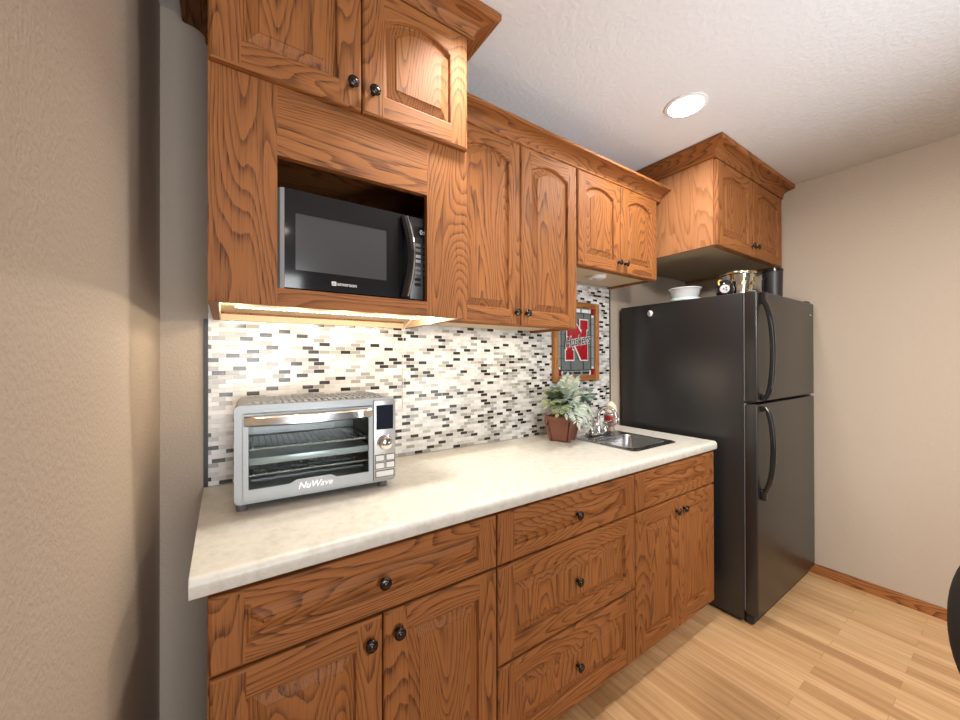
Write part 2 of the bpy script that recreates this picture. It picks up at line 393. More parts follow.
# ------------------------------------------------------------------ cabinet pieces
def door_mb(x0, x1, z0, z1, yf, st=0.058, rb=0.058, rt_=0.058, arch=0.0, th=0.019, panel_grain=0, n=14):
    """raised-panel front; arch > 0: the opening's top rises by arch in the middle. Front face at y = yf, facing -y."""
    b = MB(); yb = yf+th; e = 0.006; d = 0.005
    ox0, ox1, oz0, oz1 = x0+st, x1-st, z0+rb, z1-rt_
    def loop(i):
        a0, a1, b0, b1 = ox0+i, ox1-i, oz0+i, oz1-i
        w = a1-a0; pts = [(a0, b0), (a1, b0)]
        k = n if arch else 1
        for j in range(k+1):
            s_ = j/k
            zz = b1
            if arch: zz = b1-arch*(2*s_-1)**2*1.0
            pts.append((a1-w*s_, zz))
        return pts
    def ring(l0, y0, l1, y1, mis):
        m = len(l0)
        for i in range(m):
            j = (i+1) % m
            (p, q), (r_, s_) = l0[i], l0[j]
            (p2, q2), (r2, s2) = l1[i], l1[j]
            b.add([(p, y0, q), (r_, y0, s_), (r2, y1, s2), (p2, y1, q2)], [(0, 1, 2, 3)], mis(i, m))
    # stiles / rails
    b.add([(x0+e, yf, z0+e), (ox0, yf, z0+e), (ox0, yf, z1-e), (x0+e, yf, z1-e)], [(0, 1, 2, 3)], 0)
    b.add([(ox1, yf, z0+e), (x1-e, yf, z0+e), (x1-e, yf, z1-e), (ox1, yf, z1-e)], [(0, 1, 2, 3)], 0)
    b.add([(ox0, yf, z0+e), (ox1, yf, z0+e), (ox1, yf, oz0), (ox0, yf, oz0)], [(0, 1, 2, 3)], 1)
    L0 = loop(0)
    top = L0[2:]
    for i in range(len(top)-1):
        (p, q), (r_, s_) = top[i], top[i+1]
        b.add([(p, yf, q), (p, yf, z1-e), (r_, yf, z1-e), (r_, yf, s_)], [(0, 1, 2, 3)], 1)
    # eased outer edge, sides, back
    o1 = [(x0+e, z0+e), (x1-e, z0+e), (x1-e, z1-e), (x0+e, z1-e)]
    o2 = [(x0+0.001, z0+0.001), (x1-0.001, z0+0.001), (x1-0.001, z1-0.001), (x0+0.001, z1-0.001)]
    o3 = [(x0, z0), (x1, z0), (x1, z1), (x0, z1)]
    gm = lambda i, m: 1 if i % 2 == 0 else 0
    ring(o1, yf, o2, yf+d*0.7, gm); ring(o2, yf+d*0.7, o3, yf+d*1.4, gm); ring(o3, yf+d*1.4, o3, yb, gm)
    b.add([(p, yb, q) for p, q in o3], [(0, 1, 2, 3)], 0)
    fm = lambda i, m: 1 if (i == 0 or 2 <= i < m-1) else 0
    pm = lambda i, m: panel_grain
    ring(L0, yf, loop(0.0035), yf+0.0015, fm); ring(loop(0.0035), yf+0.0015, loop(0.007), yf+0.0110, fm)
    ring(loop(0.007), yf+0.0110, loop(0.0115), yf+0.0120, pm); ring(loop(0.0115), yf+0.0120, loop(0.0130), yf+0.0110, pm)
    sl = min(0.022, (min(ox1-ox0, oz1-oz0))*0.25)
    ring(loop(0.0130), yf+0.0110, loop(0.0130+sl), yf+0.0032, pm); ring(loop(0.0130+sl), yf+0.0032, loop(0.0150+sl), yf+0.0008, pm)
    pl_ = loop(0.0150+sl)
    b.add([(p, yf+0.0008, q) for p, q in pl_], [list(range(len(pl_)))], panel_grain)
    return b
KNOB_PROF = [(0.0065, 0.0), (0.0055, 0.004), (0.005, 0.010), (0.007, 0.013), (0.0145, 0.0165), (0.0155, 0.0185), (0.0150, 0.0205), (0.0125, 0.0225), (0.0118, 0.0215), (0.0085, 0.0225), (0.0080, 0.0240), (0.0045, 0.0255), (0.0008, 0.0260)]
knob_mesh = None
def knob(x, yf, z, parent):
    global knob_mesh
    if knob_mesh is None:
        k = MB(); k.lathe(KNOB_PROF, axis='y', n=20)
        o = k.build('knob', BRONZE, parent, org=(0, 0, 0), angle=50); knob_mesh = o.data
    else:
        o = bpy.data.objects.new('knob', knob_mesh); C.objects.link(o); o.parent = parent
    o.location = Vector((x, yf, z))-Vector(parent['_o'])
    o['label'] = 'dark bronze mushroom knob'
    return o
def front(name, parent, x0, x1, z0, z1, yf, kn=None, **kw):
    b = door_mb(x0, x1, z0, z1, yf, **kw)
    o = b.build(name, OAK3, parent, angle=20)
    if kn: knob(kn[0], yf-0.0003, kn[1], o)
    return o
def crown(path, miters, z0, hgt=0.060):
    """crown moulding swept along a plan path; miters are the outward directions at each point"""
    prof = [(0.0, 0.0), (0.016, 0.0), (0.020, 0.003), (0.020, 0.008), (0.016, 0.011), (0.018, 0.014)]
    for k in range(7):
        a = k/6*PI/2
        prof.append((0.020+0.052*(1-math.cos(a)), 0.016+0.030*math.sin(a)))
    prof += [(0.078, 0.047), (0.082, 0.050), (0.082, hgt), (0.0, hgt)]
    b = MB(); n = len(prof); rows = []
    vs = []
    for (px, py), (mx, my) in zip(path, miters):
        for d, h in prof: vs.append((px+mx*d, py+my*d, z0+h))
    for i in range(len(path)-1):
        ax = abs(path[i+1][0]-path[i][0]) > abs(path[i+1][1]-path[i][1])
        fs = [(i*n+k, i*n+(k+1) % n, (i+1)*n+(k+1) % n, (i+1)*n+k) for k in range(n)]
        b.add(vs, fs, 1 if ax else 2)
    b.add(vs[:n], [list(range(n))], 0); b.add(vs[-n:], [list(range(n))], 0)
    return b

# ------------------------------------------------------------------ base cabinets
YD, YB = -0.631, -0.611      # front of the doors, front of the boxes
def base_box(t, x0, x1, toe_left=False):
    b = MB(); TH = 0.018
    side = [(YB, 0.10), (YB, 0.8725), (-0.006, 0.8725), (-0.006, 0.002), (-0.546, 0.002), (-0.546, 0.10)]
    b.prism(side, x0, x0+TH, 'x', 0); b.prism(side, x1-TH, x1, 'x', 0)
    b.box(x0+TH, x1-TH, -0.024, -0.006, 0.10, 0.8725, 0); b.box(x0+TH, x1-TH, YB, -0.024, 0.10, 0.118, 1)
    b.build('carcass', OAK3, t, smooth=False)
    f = MB()
    f.box(x0+TH, x0+0.040, YB, YB+0.019, 0.118, 0.8725, 0); f.box(x1-0.040, x1-TH, YB, YB+0.019, 0.118, 0.8725, 0)
    f.box(x0+0.040, x1-0.040, YB, YB+0.019, 0.835, 0.8725, 1); f.box(x0+0.040, x1-0.040, YB, YB+0.019, 0.680, 0.718, 1)
    f.box(x0+0.040, x1-0.040, YB, YB+0.019, 0.118, 0.14, 1)
    f.build('face_frame', OAK3, t, smooth=False)
    k = MB(); k.box(x0+TH, x1-TH, -0.545, -0.530, 0.002, 0.100, 1); k.build('toe_board', OAK3, t, smooth=False)
X0, X1, X2, X3 = 0.0305, 0.7435, 1.4505, 2.1270
DT, DB = 0.8605, 0.7035
bc = thing('base_cabinet', 'oak base cabinet under the toaster oven, one drawer over two doors', 'base cabinet', (0.387, -0.3, 0), group=None)
base_box(bc, X0, X1)
front('drawer', bc, X0+0.001, X1-0.002, DB, DT, YD, kn=(0.387, 0.782), st=0.062, rb=0.040, rt_=0.040, panel_grain=1)
front('door', bc, X0+0.0035, 0.3855, 0.104, 0.6965, YD, kn=(0.352, 0.643), st=0.062, rb=0.062, rt_=0.062)
front('door', bc, 0.3885, X1-0.002, 0.104, 0.6965, YD, kn=(0.425, 0.643), st=0.062, rb=0.062, rt_=0.062)
bc = thing('base_cabinet', 'oak base cabinet with three stacked drawers in the middle of the run', 'base cabinet', (1.097, -0.3, 0))
base_box(bc, X1+0.001, X2-0.001)
for (a, b_, g, rr) in ((DB, DT, 1, 0.040), (0.3965, 0.6965, 0, 0.062), (0.104, 0.3885, 0, 0.062)):
    front('drawer', bc, X1+0.003, X2-0.003, a, b_, YD, kn=(1.097, (a+b_)/2), st=0.062, rb=rr, rt_=rr, panel_grain=g)
bc = thing('base_cabinet', 'oak sink base cabinet beside the refrigerator, two doors under a false front', 'base cabinet', (1.79, -0.3, 0))
base_box(bc, X2, X3)
front('false_front', bc, X2+0.002, X3-0.002, DB, DT, YD, st=0.062, rb=0.040, rt_=0.040, panel_grain=1)
front('door', bc, X2+0.002, 1.7875, 0.104, 0.6965, YD, kn=(1.757, 0.643), st=0.062, rb=0.062, rt_=0.062)
front('door', bc, 1.7905, X3-0.002, 0.104, 0.6965, YD, kn=(1.821, 0.643), st=0.062, rb=0.062, rt_=0.062)

# ------------------------------------------------------------------ countertop, sink, tap
ZC = 0.914
SX0, SX1, SY0, SY1 = 1.608, 1.922, -0.515, -0.262     # sink hole
ct = MB()
nose = [(-0.53, ZC)]
for k in range(7):
    a = k/6*PI/2; nose.append((-0.626-0.016*math.sin(a), ZC-0.016+0.016*math.cos(a)))
nose += [(-0.642, 0.880), (-0.639, 0.8745), (-0.53, 0.8745)]
ct.prism(nose, 0.002, 2.133, 'x')
ct.box(0.002, 2.133, SY1, -0.0115, 0.8745, ZC)
ct.box(0.002, SX0, -0.53, SY1, 0.8745, ZC); ct.box(SX1, 2.133, -0.53, SY1, 0.8745, ZC)
ct.box(SX0, SX1, -0.53, SY0, 0.8745, ZC)
tag(ct.build('countertop', COUNTERM, org=(1.07, -0.33, 0.8745), angle=40), 'long beige laminate countertop with rounded front edge on the base cabinets', 'countertop')

sk = thing('sink', 'small square stainless steel drop-in bar sink in the countertop', 'sink', (1.75, -0.39, ZC))
b = MB()
x0, x1, y0, y1 = 1.582, 1.948, -0.541, -0.160; z = ZC+0.0008; zt = ZC+0.006
def rrect(x0, x1, y0, y1, r, n=5):
    p = []
    for cx, cy, a0 in ((x1-r, y1-r, 0), (x0+r, y1-r, 90), (x0+r, y0+r, 180), (x1-r, y0+r, 270)):
        for k in range(n+1):
            a = R(a0+90*k/n); p.append((cx+r*math.cos(a), cy+r*math.sin(a)))
    return p
lo = rrect(x0, x1, y0, y1, 0.03); li = rrect(x0+0.008, x1-0.008, y0+0.008, y1-0.008, 0.026)
hi = rrect(SX0+0.006, SX1-0.006, SY0+0.006, SY1-0.006, 0.04)
h2 = rrect(SX0+0.012, SX1-0.012, SY0+0.012, SY1-0.012, 0.04); h3 = rrect(SX0+0.03, SX1-0.03, SY0+0.03, SY1-0.03, 0.04)
loops = [(lo, z), (lo, z+0.002), (li, zt), (hi, zt-0.001), (h2, zt-0.010), (h2, ZC-0.120), (h3, ZC-0.138)]
n = len(lo); vs = []
for l, zz in loops: vs += [(p[0], p[1], zz) for p in l]
fs = [(i*n+k, i*n+(k+1) % n, (i+1)*n+(k+1) % n, (i+1)*n+k) for i in range(len(loops)-1) for k in range(n)]
fs.append([(len(loops)-1)*n+k for k in range(n)])
b.add(vs, fs); b.build('basin', STEELD, sk, angle=50)
b = MB(); b.lathe([(0.034, 0), (0.034, 0.003), (0.026, 0.003), (0.02, 0.001)], (1.75, -0.39, ZC-0.1375), n=24); b.build('drain', CHROME, sk)

fa = thing('faucet', 'chrome gooseneck bar faucet with two handles on the sink deck', 'faucet', (1.75, -0.205, ZC+0.006))
zb = ZC+0.0065
b = MB(); b.box(1.675, 1.835, -0.232, -0.180, zb, zb+0.016, bev=0.006); b.build('base_plate', CHROME, fa)
b = MB(); b.lathe([(0.020, 0), (0.018, 0.012), (0.013, 0.020), (0.012, 0.03)], (1.755, -0.206, zb+0.0165)); 
path = [(1.755, -0.206, zb+0.02), (1.755, -0.206, zb+0.10)]
for k in range(1, 13):
    a = PI-k/12*PI*1.10
    rx = 0.046
    path.append((1.755+0.5*(rx+rx*math.cos(a)), -0.206-0.85*(rx+rx*math.cos(a)), zb+0.10+0.052*math.sin(a)))
b.tube(path, 0.0095, 12); b.lathe([(0.0115, -0.012), (0.0115, 0.004)], path[-1]); b.build('spout', CHROME, fa, angle=60)
for s in (-1, 1):
    b = MB(); hx = 1.755+s*0.055
    b.lathe([(0.017, 0), (0.017, 0.008), (0.011, 0.016), (0.010, 0.030), (0.014, 0.036), (0.014, 0.046), (0.004, 0.052)], (hx, -0.206, zb+0.0165), n=16)
    b.tube([(hx, -0.206, zb+0.064), (hx+s*0.008, -0.226, zb+0.070), (hx+s*0.016, -0.252, zb+0.072)], [0.006, 0.0055, 0.007], 8)
    b.build('handle', CHROME, fa, angle=50)

so = thing('soap_bottle', 'small hand soap bottle with red label and cream cap beside the faucet', 'soap bottle', (1.878, -0.196, ZC+0.0065))
ox = (1.878, -0.196, ZC+0.0065)
CLEAR = plain('clear_soap', (0.55, 0.42, 0.38), 0.12, trans=0.45)
REDL = plain('red_label', (0.33, 0.030, 0.028), 0.35)
CREAM = plain('cream_plastic', (0.70, 0.66, 0.50), 0.4)
b = MB(); b.lathe([(0.012, 0), (0.020, 0.004), (0.022, 0.012), (0.016, 0.030), (0.030, 0.042), (0.038, 0.050), (0.0385, 0.100), (0.034, 0.106), (0.022, 0.110)], ox); b.build('bottle', CLEAR, so)
b = MB(); b.lathe([(0.0386, 0.054), (0.0392, 0.056), (0.0392, 0.092), (0.0386, 0.094)], ox); b.build('label', REDL, so)
b = MB(); b.lathe([(0.030, 0.1105), (0.034, 0.113), (0.034, 0.128), (0.028, 0.150), (0.016, 0.165), (0.006, 0.172), (0.001, 0.173)], ox); b.build('cap', CREAM, so)
b = MB(); b.box(1.858, 1.898, -0.2365, -0.2352, ZC+0.0745, ZC+0.087); b.build('label_patch', WHITEP, so)

# ------------------------------------------------------------------ wall cabinets
def wall_box(t, x0, x1, yf, z0, z1, bottom=PALE, side=None, y_back=-0.0115):
    b = MB(); TH = 0.018
    b.box(x0, x0+TH, yf, y_back, z0, z1, 0); b.box(x1-TH, x1, yf, y_back, z0, z1, 0)
    b.box(x0+TH, x1-TH, y_back-0.008, y_back, z0+0.03, z1, 0); b.box(x0+TH, x1-TH, yf, y_back-0.008, z1-0.018, z1, 1)
    f = 0.036
    b.box(x0+TH, x0+f, yf, yf+0.019, z0, z1-TH, 0); b.box(x1-f, x1-TH, yf, yf+0.019, z0, z1-TH, 0)
    b.box(x0+f, x1-f, yf, yf+0.019, z0, z0+0.034, 1); b.box(x0+f, x1-f, yf, yf+0.019, z1-0.05, z1-TH, 1)
    b.build('carcass', [side or OAKZ, OAKX, OAKY], t, smooth=False)
    p = MB(); p.box(x0+TH+0.0005, x1-TH-0.0005, yf+0.0195, y_back-0.0085, z0+0.012, z0+0.026); o = p.build('bottom_panel', bottom, t, smooth=False)
    o['label'] = 'pale unstained bottom panel'
YW = -0.310; YWD = -0.330
wc = thing('wall_cabinet', 'tall oak wall cabinet with two arched doors right of the microwave', 'wall cabinet', (1.09, -0.16, 1.475))
wall_box(wc, 0.7215, 1.4485, YW, 1.4750, 2.268)
front('door', wc, 0.7475, 1.0945, 1.4765, 2.2465, YWD, kn=(1.068, 1.530), st=0.058, rb=0.060, rt_=0.052, arch=0.034)
front('door', wc, 1.0985, 1.4465, 1.4765, 2.2465, YWD, kn=(1.125, 1.530), st=0.058, rb=0.060, rt_=0.052, arch=0.034)
sc = thing('wall_cabinet', 'short oak wall cabinet with two arched doors above the sink', 'wall cabinet', (1.79, -0.16, 1.785))
wall_box(sc, 1.4505, 2.1275, YW, 1.7855, 2.268)
front('door', sc, 1.4550, 1.7880, 1.7875, 2.2465, YWD, kn=(1.762, 1.838), st=0.056, rb=0.056, rt_=0.052, arch=0.034)
front('door', sc, 1.7920, 2.1260, 1.7875, 2.2465, YWD, kn=(1.818, 1.838), st=0.056, rb=0.056, rt_=0.052, arch=0.034)
cr = crown([(0.7235, YW-0.0005), (2.1685, YW-0.0005)], [(0, -1), (0, -1)], 2.2475)
tag(cr.build('crown_moulding', OAK3, org=(1.42, YW, 2.2475), angle=30), 'oak crown moulding running along the top of the two wall cabinets over the sink and plant', 'crown moulding')
pk = thing('puck_light', 'round white puck light under the short wall cabinet, switched off', 'puck light', (1.775, -0.185, 1.797))
b = MB(); b.lathe([(0.048, 0.0), (0.048, -0.010), (0.042, -0.016), (0.026, -0.016)], (1.775, -0.185, 1.7973), n=24); b.build('housing', WHITEP, pk)
b = MB(); b.lathe([(0.0255, 0.0), (0.0255, -0.003), (0.020, -0.005)], (1.775, -0.185, 1.7812), n=24); b.build('lens', plain('frosted_lens', (0.5, 0.48, 0.45), 0.3), pk)

# microwave cabinet
YM = -0.500; YMD = -0.520
mx0, mx1 = 0.0275, 0.7195
mc = thing('microwave_cabinet', 'deep oak cabinet at the left with an open microwave bay under two doors', 'microwave cabinet', (0.37, -0.25, 1.468))
b = MB(); TH = 0.018
b.box(mx0, mx0+TH, YM+0.019, -0.0115, 1.468, 2.4500, 0); b.box(mx1-TH, mx1, YM+0.019, -0.0115, 1.468, 2.4500, 0)
b.box(mx0+TH, mx1-TH, -0.0195, -0.0115, 1.49, 2.4500, 0)
b.box(mx0+TH, mx1-TH, YM+0.019, -0.0195, 1.900, 1.918, 1); b.box(mx0+TH, mx1-TH, YM+0.019, -0.0195, 2.4320, 2.4500, 1)
b.build('carcass', OAK3, mc, smooth=False)
f = MB()
f.box(mx0, 0.1665, YM, YM+0.019, 1.468, 2.4500, 0); f.box(0.5745, mx1, YM, YM+0.019, 1.468, 2.4500, 0)
f.box(0.1665, 0.5745, YM, YM+0.019, 1.8405, 2.06, 1); f.box(0.1665, 0.5745, YM, YM+0.019, 1.468, 1.512, 1)
f.box(0.1665, 0.5745, YM, YM+0.019, 2.36, 2.4500, 1); f.box(0.35, 0.39, YM, YM+0.019, 2.06, 2.36, 0)
f.build('face_frame', OAK3, mc, smooth=False)
p = MB(); p.box(mx0+TH+0.0005, mx1-TH-0.0005, YM+0.0195, -0.020, 1.4960, 1.5105); p.box(mx0+TH+0.0002, mx0+TH+0.003, YM+0.0195, -0.020, 1.4685, 1.4960); p.box(mx1-TH-0.003, mx1-TH-0.0002, YM+0.0195, -0.020, 1.4685, 1.4960); p.box(mx0+TH+0.003, mx1-TH-0.003, -0.0196, -0.0120, 1.4685, 1.4895); p.build('shelf', PALE, mc, smooth=False)['label'] = 'pale unstained shelf bottom'
front('door', mc, 0.0300, 0.3685, 2.0120, 2.3795, YMD, kn=(0.342, 2.072), st=0.060, rb=0.062, rt_=0.050, arch=0.034)
front('door', mc, 0.3715, 0.7110, 2.0120, 2.3795, YMD, kn=(0.400, 2.072), st=0.060, rb=0.062, rt_=0.050, arch=0.034)
cr = crown([(mx0-0.0005, -0.002), (mx0-0.0005, YM-0.0005), (mx1+0.0005, YM-0.0005), (mx1+0.0005, -0.002)], [(-1, 0), (-1, -1), (1, -1), (1, 0)], 2.3840, 0.069)
cr.build('crown_moulding', OAK3, mc, angle=30)

# refrigerator cabinet
YF = -0.611; YFD = -0.631
fc = thing('refrigerator_cabinet', 'deep oak cabinet with two arched doors above the refrigerator', 'wall cabinet', (2.62, -0.3, 1.931))
wall_box(fc, 2.1700, XR-0.003, YF, 1.9310, 2.4500, side=OAKS, y_back=-0.003, bottom=plain('tan_cabinet_bottom', (0.40, 0.30, 0.19), 0.55))
front('door', fc, 2.1785, 2.6220, 1.9310, 2.3780, YFD, kn=(2.593, 1.990), st=0.062, rb=0.060, rt_=0.050, arch=0.034)
front('door', fc, 2.6260, 3.0700, 1.9310, 2.3780, YFD, kn=(2.655, 1.990), st=0.062, rb=0.060, rt_=0.050, arch=0.034)
cr = crown([(2.1695, -0.003), (2.1695, YF-0.0005), (XR-0.0015, YF-0.0005)], [(-1, 0), (-1, -1), (0, -1)], 2.3840, 0.069)
cr.build('crown_moulding', OAK3, fc, angle=30)

# ------------------------------------------------------------------ LED strips under the cabinets
def led_mat():
    m, nt, N, L, b = newmat('led_tape')
    tc = N.new('ShaderNodeTexCoord'); sp = N.new('ShaderNodeSeparateXYZ'); L.new(tc.outputs['Object'], sp.inputs[0])
    s = mathn(N, L, 'FRACT', mathn(N, L, 'MULTIPLY', sp.outputs['X'], 60.0))
    g = mathn(N, L, 'GREATER_THAN', s, 0.5)
    b.inputs['Base Color'].default_value = (0.75, 0.68, 0.55, 1)
    b.inputs['Emission Color'].default_value = (1.0, 0.80, 0.52, 1)
    L.new(mathn(N, L, 'ADD', mathn(N, L, 'MULTIPLY', g, 2.6), 0.35), b.inputs['Emission Strength'])
    return m
LEDM = led_mat()
ls = thing('light_strip', 'lit warm LED tape in two rows under the microwave cabinet', 'light strip', (0.37, -0.3, 1.4955))
for y in (-0.36, -0.20):
    b = MB(); b.box(0.085, 0.685, y-0.006, y+0.006, 1.4905, 1.4955); b.build('tape', LEDM, ls, smooth=False)
b = MB(); b.tube([(0.655, -0.20, 1.489), (0.66, -0.16, 1.478), (0.675, -0.09, 1.470), (0.697, -0.03, 1.462), (0.699, -0.0125, 1.45), (0.699, -0.0115, 1.30), (0.699, -0.0115, 1.12)], 0.0016, 6)
b.build('cord', WHITEP, ls)
ls = thing('light_strip', 'lit warm LED tape under the tall wall cabinet', 'light strip', (1.08, -0.2, 1.486))
b = MB(); b.box(0.78, 1.40, -0.236, -0.224, 1.4825, 1.4865); b.build('tape', LEDM, ls, smooth=False)

# ------------------------------------------------------------------ recessed ceiling light
cl = thing('ceiling_light', 'lit round recessed ceiling light near the refrigerator cabinet', 'ceiling light', (CAN[0][0], CAN[0][1], CEIL))
b = MB()
prof = [(0.085, -0.0005), (0.085, -0.004), (0.072, -0.007), (0.070, -0.004), (0.070, -0.0005)]
b.lathe(prof, (CAN[0][0], CAN[0][1], CEIL), n=32); b.build('trim_ring', plain('white_trim', (0.85, 0.85, 0.85), 0.4), cl)
b = MB(); b.lathe([(0.0695, -0.0045), (0.0695, -0.0078)], (CAN[0][0], CAN[0][1], CEIL), n=32); b.build('lamp_face', plain('lamp_face', (0.9, 0.9, 0.9), 0.5, emit=(1, 0.97, 0.92), estr=12), cl)

# ------------------------------------------------------------------ refrigerator
FX0, FX1 = 2.2117, 3.0660
YC_, YDB, YDF = -0.729, -0.735, -0.790
rf = thing('refrigerator', 'tall black top-freezer refrigerator between the counter and the right wall', 'refrigerator', (2.64, -0.4, 0))
b = MB(); b.box(FX0, FX1, YC_, -0.030, 0.025, 1.668, bev=0.004); b.build('case', FRIDGEM, rf)
b = MB(); b.box(FX0+0.010, FX1-0.010, YDB+0.0002, YC_-0.0002, 0.07, 1.108); b.box(FX0+0.010, FX1-0.010, YDB+0.0002, YC_-0.0002, 1.122, 1.66)
b.build('gasket', GASKET, rf, smooth=False)
def fr_door(name, z0, z1):
    b = MB(); pts = [(YDB, z0), (YDB, z1)]
    b = MB(); b.box(FX0, FX1, YDF, YDB, z0, z1, bev=0.007, seg=3)
    return b.build(name, FRDOORM, rf)
dz = fr_door('freezer_door', 1.1195, 1.672); dr = fr_door('refrigerator_door', 0.062, 1.1075)
def bow(z_flat, z_bow, par):
    # a handle with a broad flat foot at one end and a bowed grip
    b = MB(); x = FX0+0.045; n = 16; path = []
    s = 1 if z_bow > z_flat else -1
    for k in range(n+1):
        u = k/n; zz = z_flat+(z_bow-z_flat)*u
        out = 0.012+0.038*min(1, math.sin(PI*min(max((u-0.10)/0.90, 0), 1))**0.45 if 0.10 < u < 1 else 0)
        path.append((x, YDF-out, zz))
    vs = []; W = 0.030
    for i, (px, py, pz) in enumerate(path):
        u = i/n; w = 0.044*(1-u)+0.022*u if u < 0.25 else 0.033-0.008*u
        w = max(w, 0.022); h = 0.012
        for (a, c) in ((-w/2, 0.004), (-w/2, -h*0.4), (-w/4, -h), (w/4, -h), (w/2, -h*0.4), (w/2, 0.004), (w/4, 0.010), (-w/4, 0.010)):
            vs.append((px+a, py+c, pz))
    m = 8
    fs = [(i*m+k, i*m+(k+1) % m, (i+1)*m+(k+1) % m, (i+1)*m+k) for i in range(n) for k in range(m)]
    fs += [list(range(m)), [n*m+k for k in range(m)]]
    b.add(vs, fs)
    za, zb_ = sorted((z_flat, z_flat+(z_bow-z_flat)*0.10)); b.box(x-0.020, x+0.020, YDF-0.012, YDF-0.0003, za, zb_, bev=0.003)
    za, zb_ = sorted((z_bow, z_bow+(z_flat-z_bow)*0.06)); b.box(x-0.011, x+0.011, YDF-0.014, YDF-0.0003, za, zb_, bev=0.003)
    b.build('handle', BLACKP, par, angle=50)
bow(1.660, 1.128, dz); bow(0.640, 1.100, dr)
b = MB(); b.box(FX1-0.075, FX1-0.005, -0.775, -0.700, 1.6735, 1.686, bev=0.004); b.build('hinge_cover', BLACKM, rf)
b = MB(); b.box(FX0+0.02, FX1-0.02, -0.765, YC_-0.001, 0.012, 0.058, bev=0.004)
b.build('base_grille', BLACKM, rf)
for x in (FX0+0.06, FX1-0.06):
    for y in (-0.66, -0.10):
        b = MB(); b.lathe([(0.018, 0.0005), (0.018, 0.024)], (x, y, 0), n=12); b.build('foot', BLACKM, rf)
b = MB(); b.prism([(2.975, 1.598), (2.990, 1.606), (3.000, 1.600), (3.020, 1.598), (3.018, 1.592), (2.998, 1.593), (2.988, 1.600), (2.980, 1.592)], YDF-0.0015, YDF-0.0003, 'y')
b.build('badge', CHROME, dz)['label'] = 'small silver emblem'
b = MB(); b.lathe([(0.016, 0), (0.018, -0.004), (0.010, -0.010), (0.008, -0.016)], (FX0-0.0004, -0.235, 1.612), 'x', 18)
b.tube([(FX0-0.014, -0.235, 1.624), (FX0-0.024, -0.247, 1.622), (FX0-0.028, -0.255, 1.610), (FX0-0.022, -0.250, 1.598), (FX0-0.012, -0.240, 1.600)], 0.0055, 8)
tag(b.build('magnet_hook', WHITEP, org=(FX0-0.0004, -0.235, 1.612)), 'small white magnet clip near the top of the refrigerator side', 'magnet')

# things on the refrigerator
ZF = 1.6685
FROST = plain('frosted_plastic', (0.78, 0.80, 0.82), 0.25, trans=0.35)
LIDB = plain('pale_blue_lid', (0.52, 0.66, 0.66), 0.35)
cx, cy = 2.288, -0.405
fc_ = thing('food_container', 'clear plastic food container on a pale blue lid on top of the refrigerator', 'food container', (cx, cy, ZF))
b = MB(); b.lathe([(0.076, 0.0005), (0.080, 0.004), (0.080, 0.016), (0.076, 0.018)], (cx, cy, ZF), n=32); b.build('lid', LIDB, fc_)
b = MB(); b.lathe([(0.066, 0.0185), (0.069, 0.022), (0.080, 0.068), (0.087, 0.070), (0.087, 0.075), (0.078, 0.075), (0.066, 0.026)], (cx, cy, ZF), n=32); b.build('tub', FROST, fc_)

PAIL = plain('gold_tinted_tin', (0.66, 0.58, 0.36), 0.16, 1)
cx, cy = 2.428, -0.625
pb = thing('tin_pail', 'shiny tin pail with gold trim beside the black cup on the refrigerator', 'pail', (cx, cy, ZF))
b = MB(); b.lathe([(0.058, 0.0005), (0.062, 0.004), (0.080, 0.125), (0.086, 0.128), (0.086, 0.140), (0.081, 0.142), (0.077, 0.136), (0.060, 0.012)], (cx, cy, ZF), n=40); b.build('bucket', plain('tin', (0.62, 0.62, 0.56), 0.14, 1), pb)
b = MB(); b.lathe([(0.0865, 0.1285), (0.0875, 0.130), (0.0875, 0.138), (0.0865, 0.1395)], (cx, cy, ZF), n=40); b.build('rim_band', PAIL, pb)
for k in range(7):
    a = R(205+k*14); r = 0.0700+0.003*(k % 3)
    b = MB()
    b.prism([(-0.010, 0.010), (0.004, 0.006), (0.012, 0.020), (0.003, 0.032), (-0.009, 0.026)], -0.0015, 0.0015, 'y')
    b.xf(Matrix.Translation((cx+(r+0.005)*math.cos(a), cy+(r+0.005)*math.sin(a), ZF+0.035+0.022*(k % 3))) @ Matrix.Rotation(a+PI/2, 4, 'Z'))
    b.build('trim_flake', PAIL, pb)
cx, cy = 2.275, -0.622
YEL = plain('yellow_band', (0.62, 0.48, 0.10), 0.3)
bcup = thing('novelty_cup', 'black rounded cup with yellow rim and round white emblem on the refrigerator', 'cup', (cx, cy, ZF))
b = MB(); b.lathe([(0.032, 0.0005), (0.038, 0.006), (0.042, 0.030), (0.041, 0.055), (0.034, 0.073), (0.021, 0.084), (0.004, 0.087)], (cx, cy, ZF), n=32); b.build('shell', BLACKP, bcup, angle=60)
b = MB(); b.tube([(cx+0.042*math.cos(a*PI/12)*0.98, cy+0.01+0.01*math.sin(a*PI/12), ZF+0.055+0.034*math.sin(a*PI/12)) for a in range(13)], 0.004, 8); b.build('rim', YEL, bcup)
dv = Vector((CAM.x-cx, CAM.y-cy, 0)).normalized(); an = math.atan2(dv.y, dv.x)
M = Matrix.Translation((cx, cy, ZF+0.034)) @ Matrix.Rotation(an+PI/2, 4, 'Z')
b = MB(); b.lathe([(0.022, 0.0410), (0.022, 0.0430), (0.020, 0.0436)], axis='y', n=24); b.xf(M); b.build('emblem', plain('emblem_white', (0.5, 0.5, 0.5), 0.5), bcup)['label'] = 'round white emblem'
DGREY = plain('emblem_grey', (0.02, 0.02, 0.022), 0.4)
b = MB()
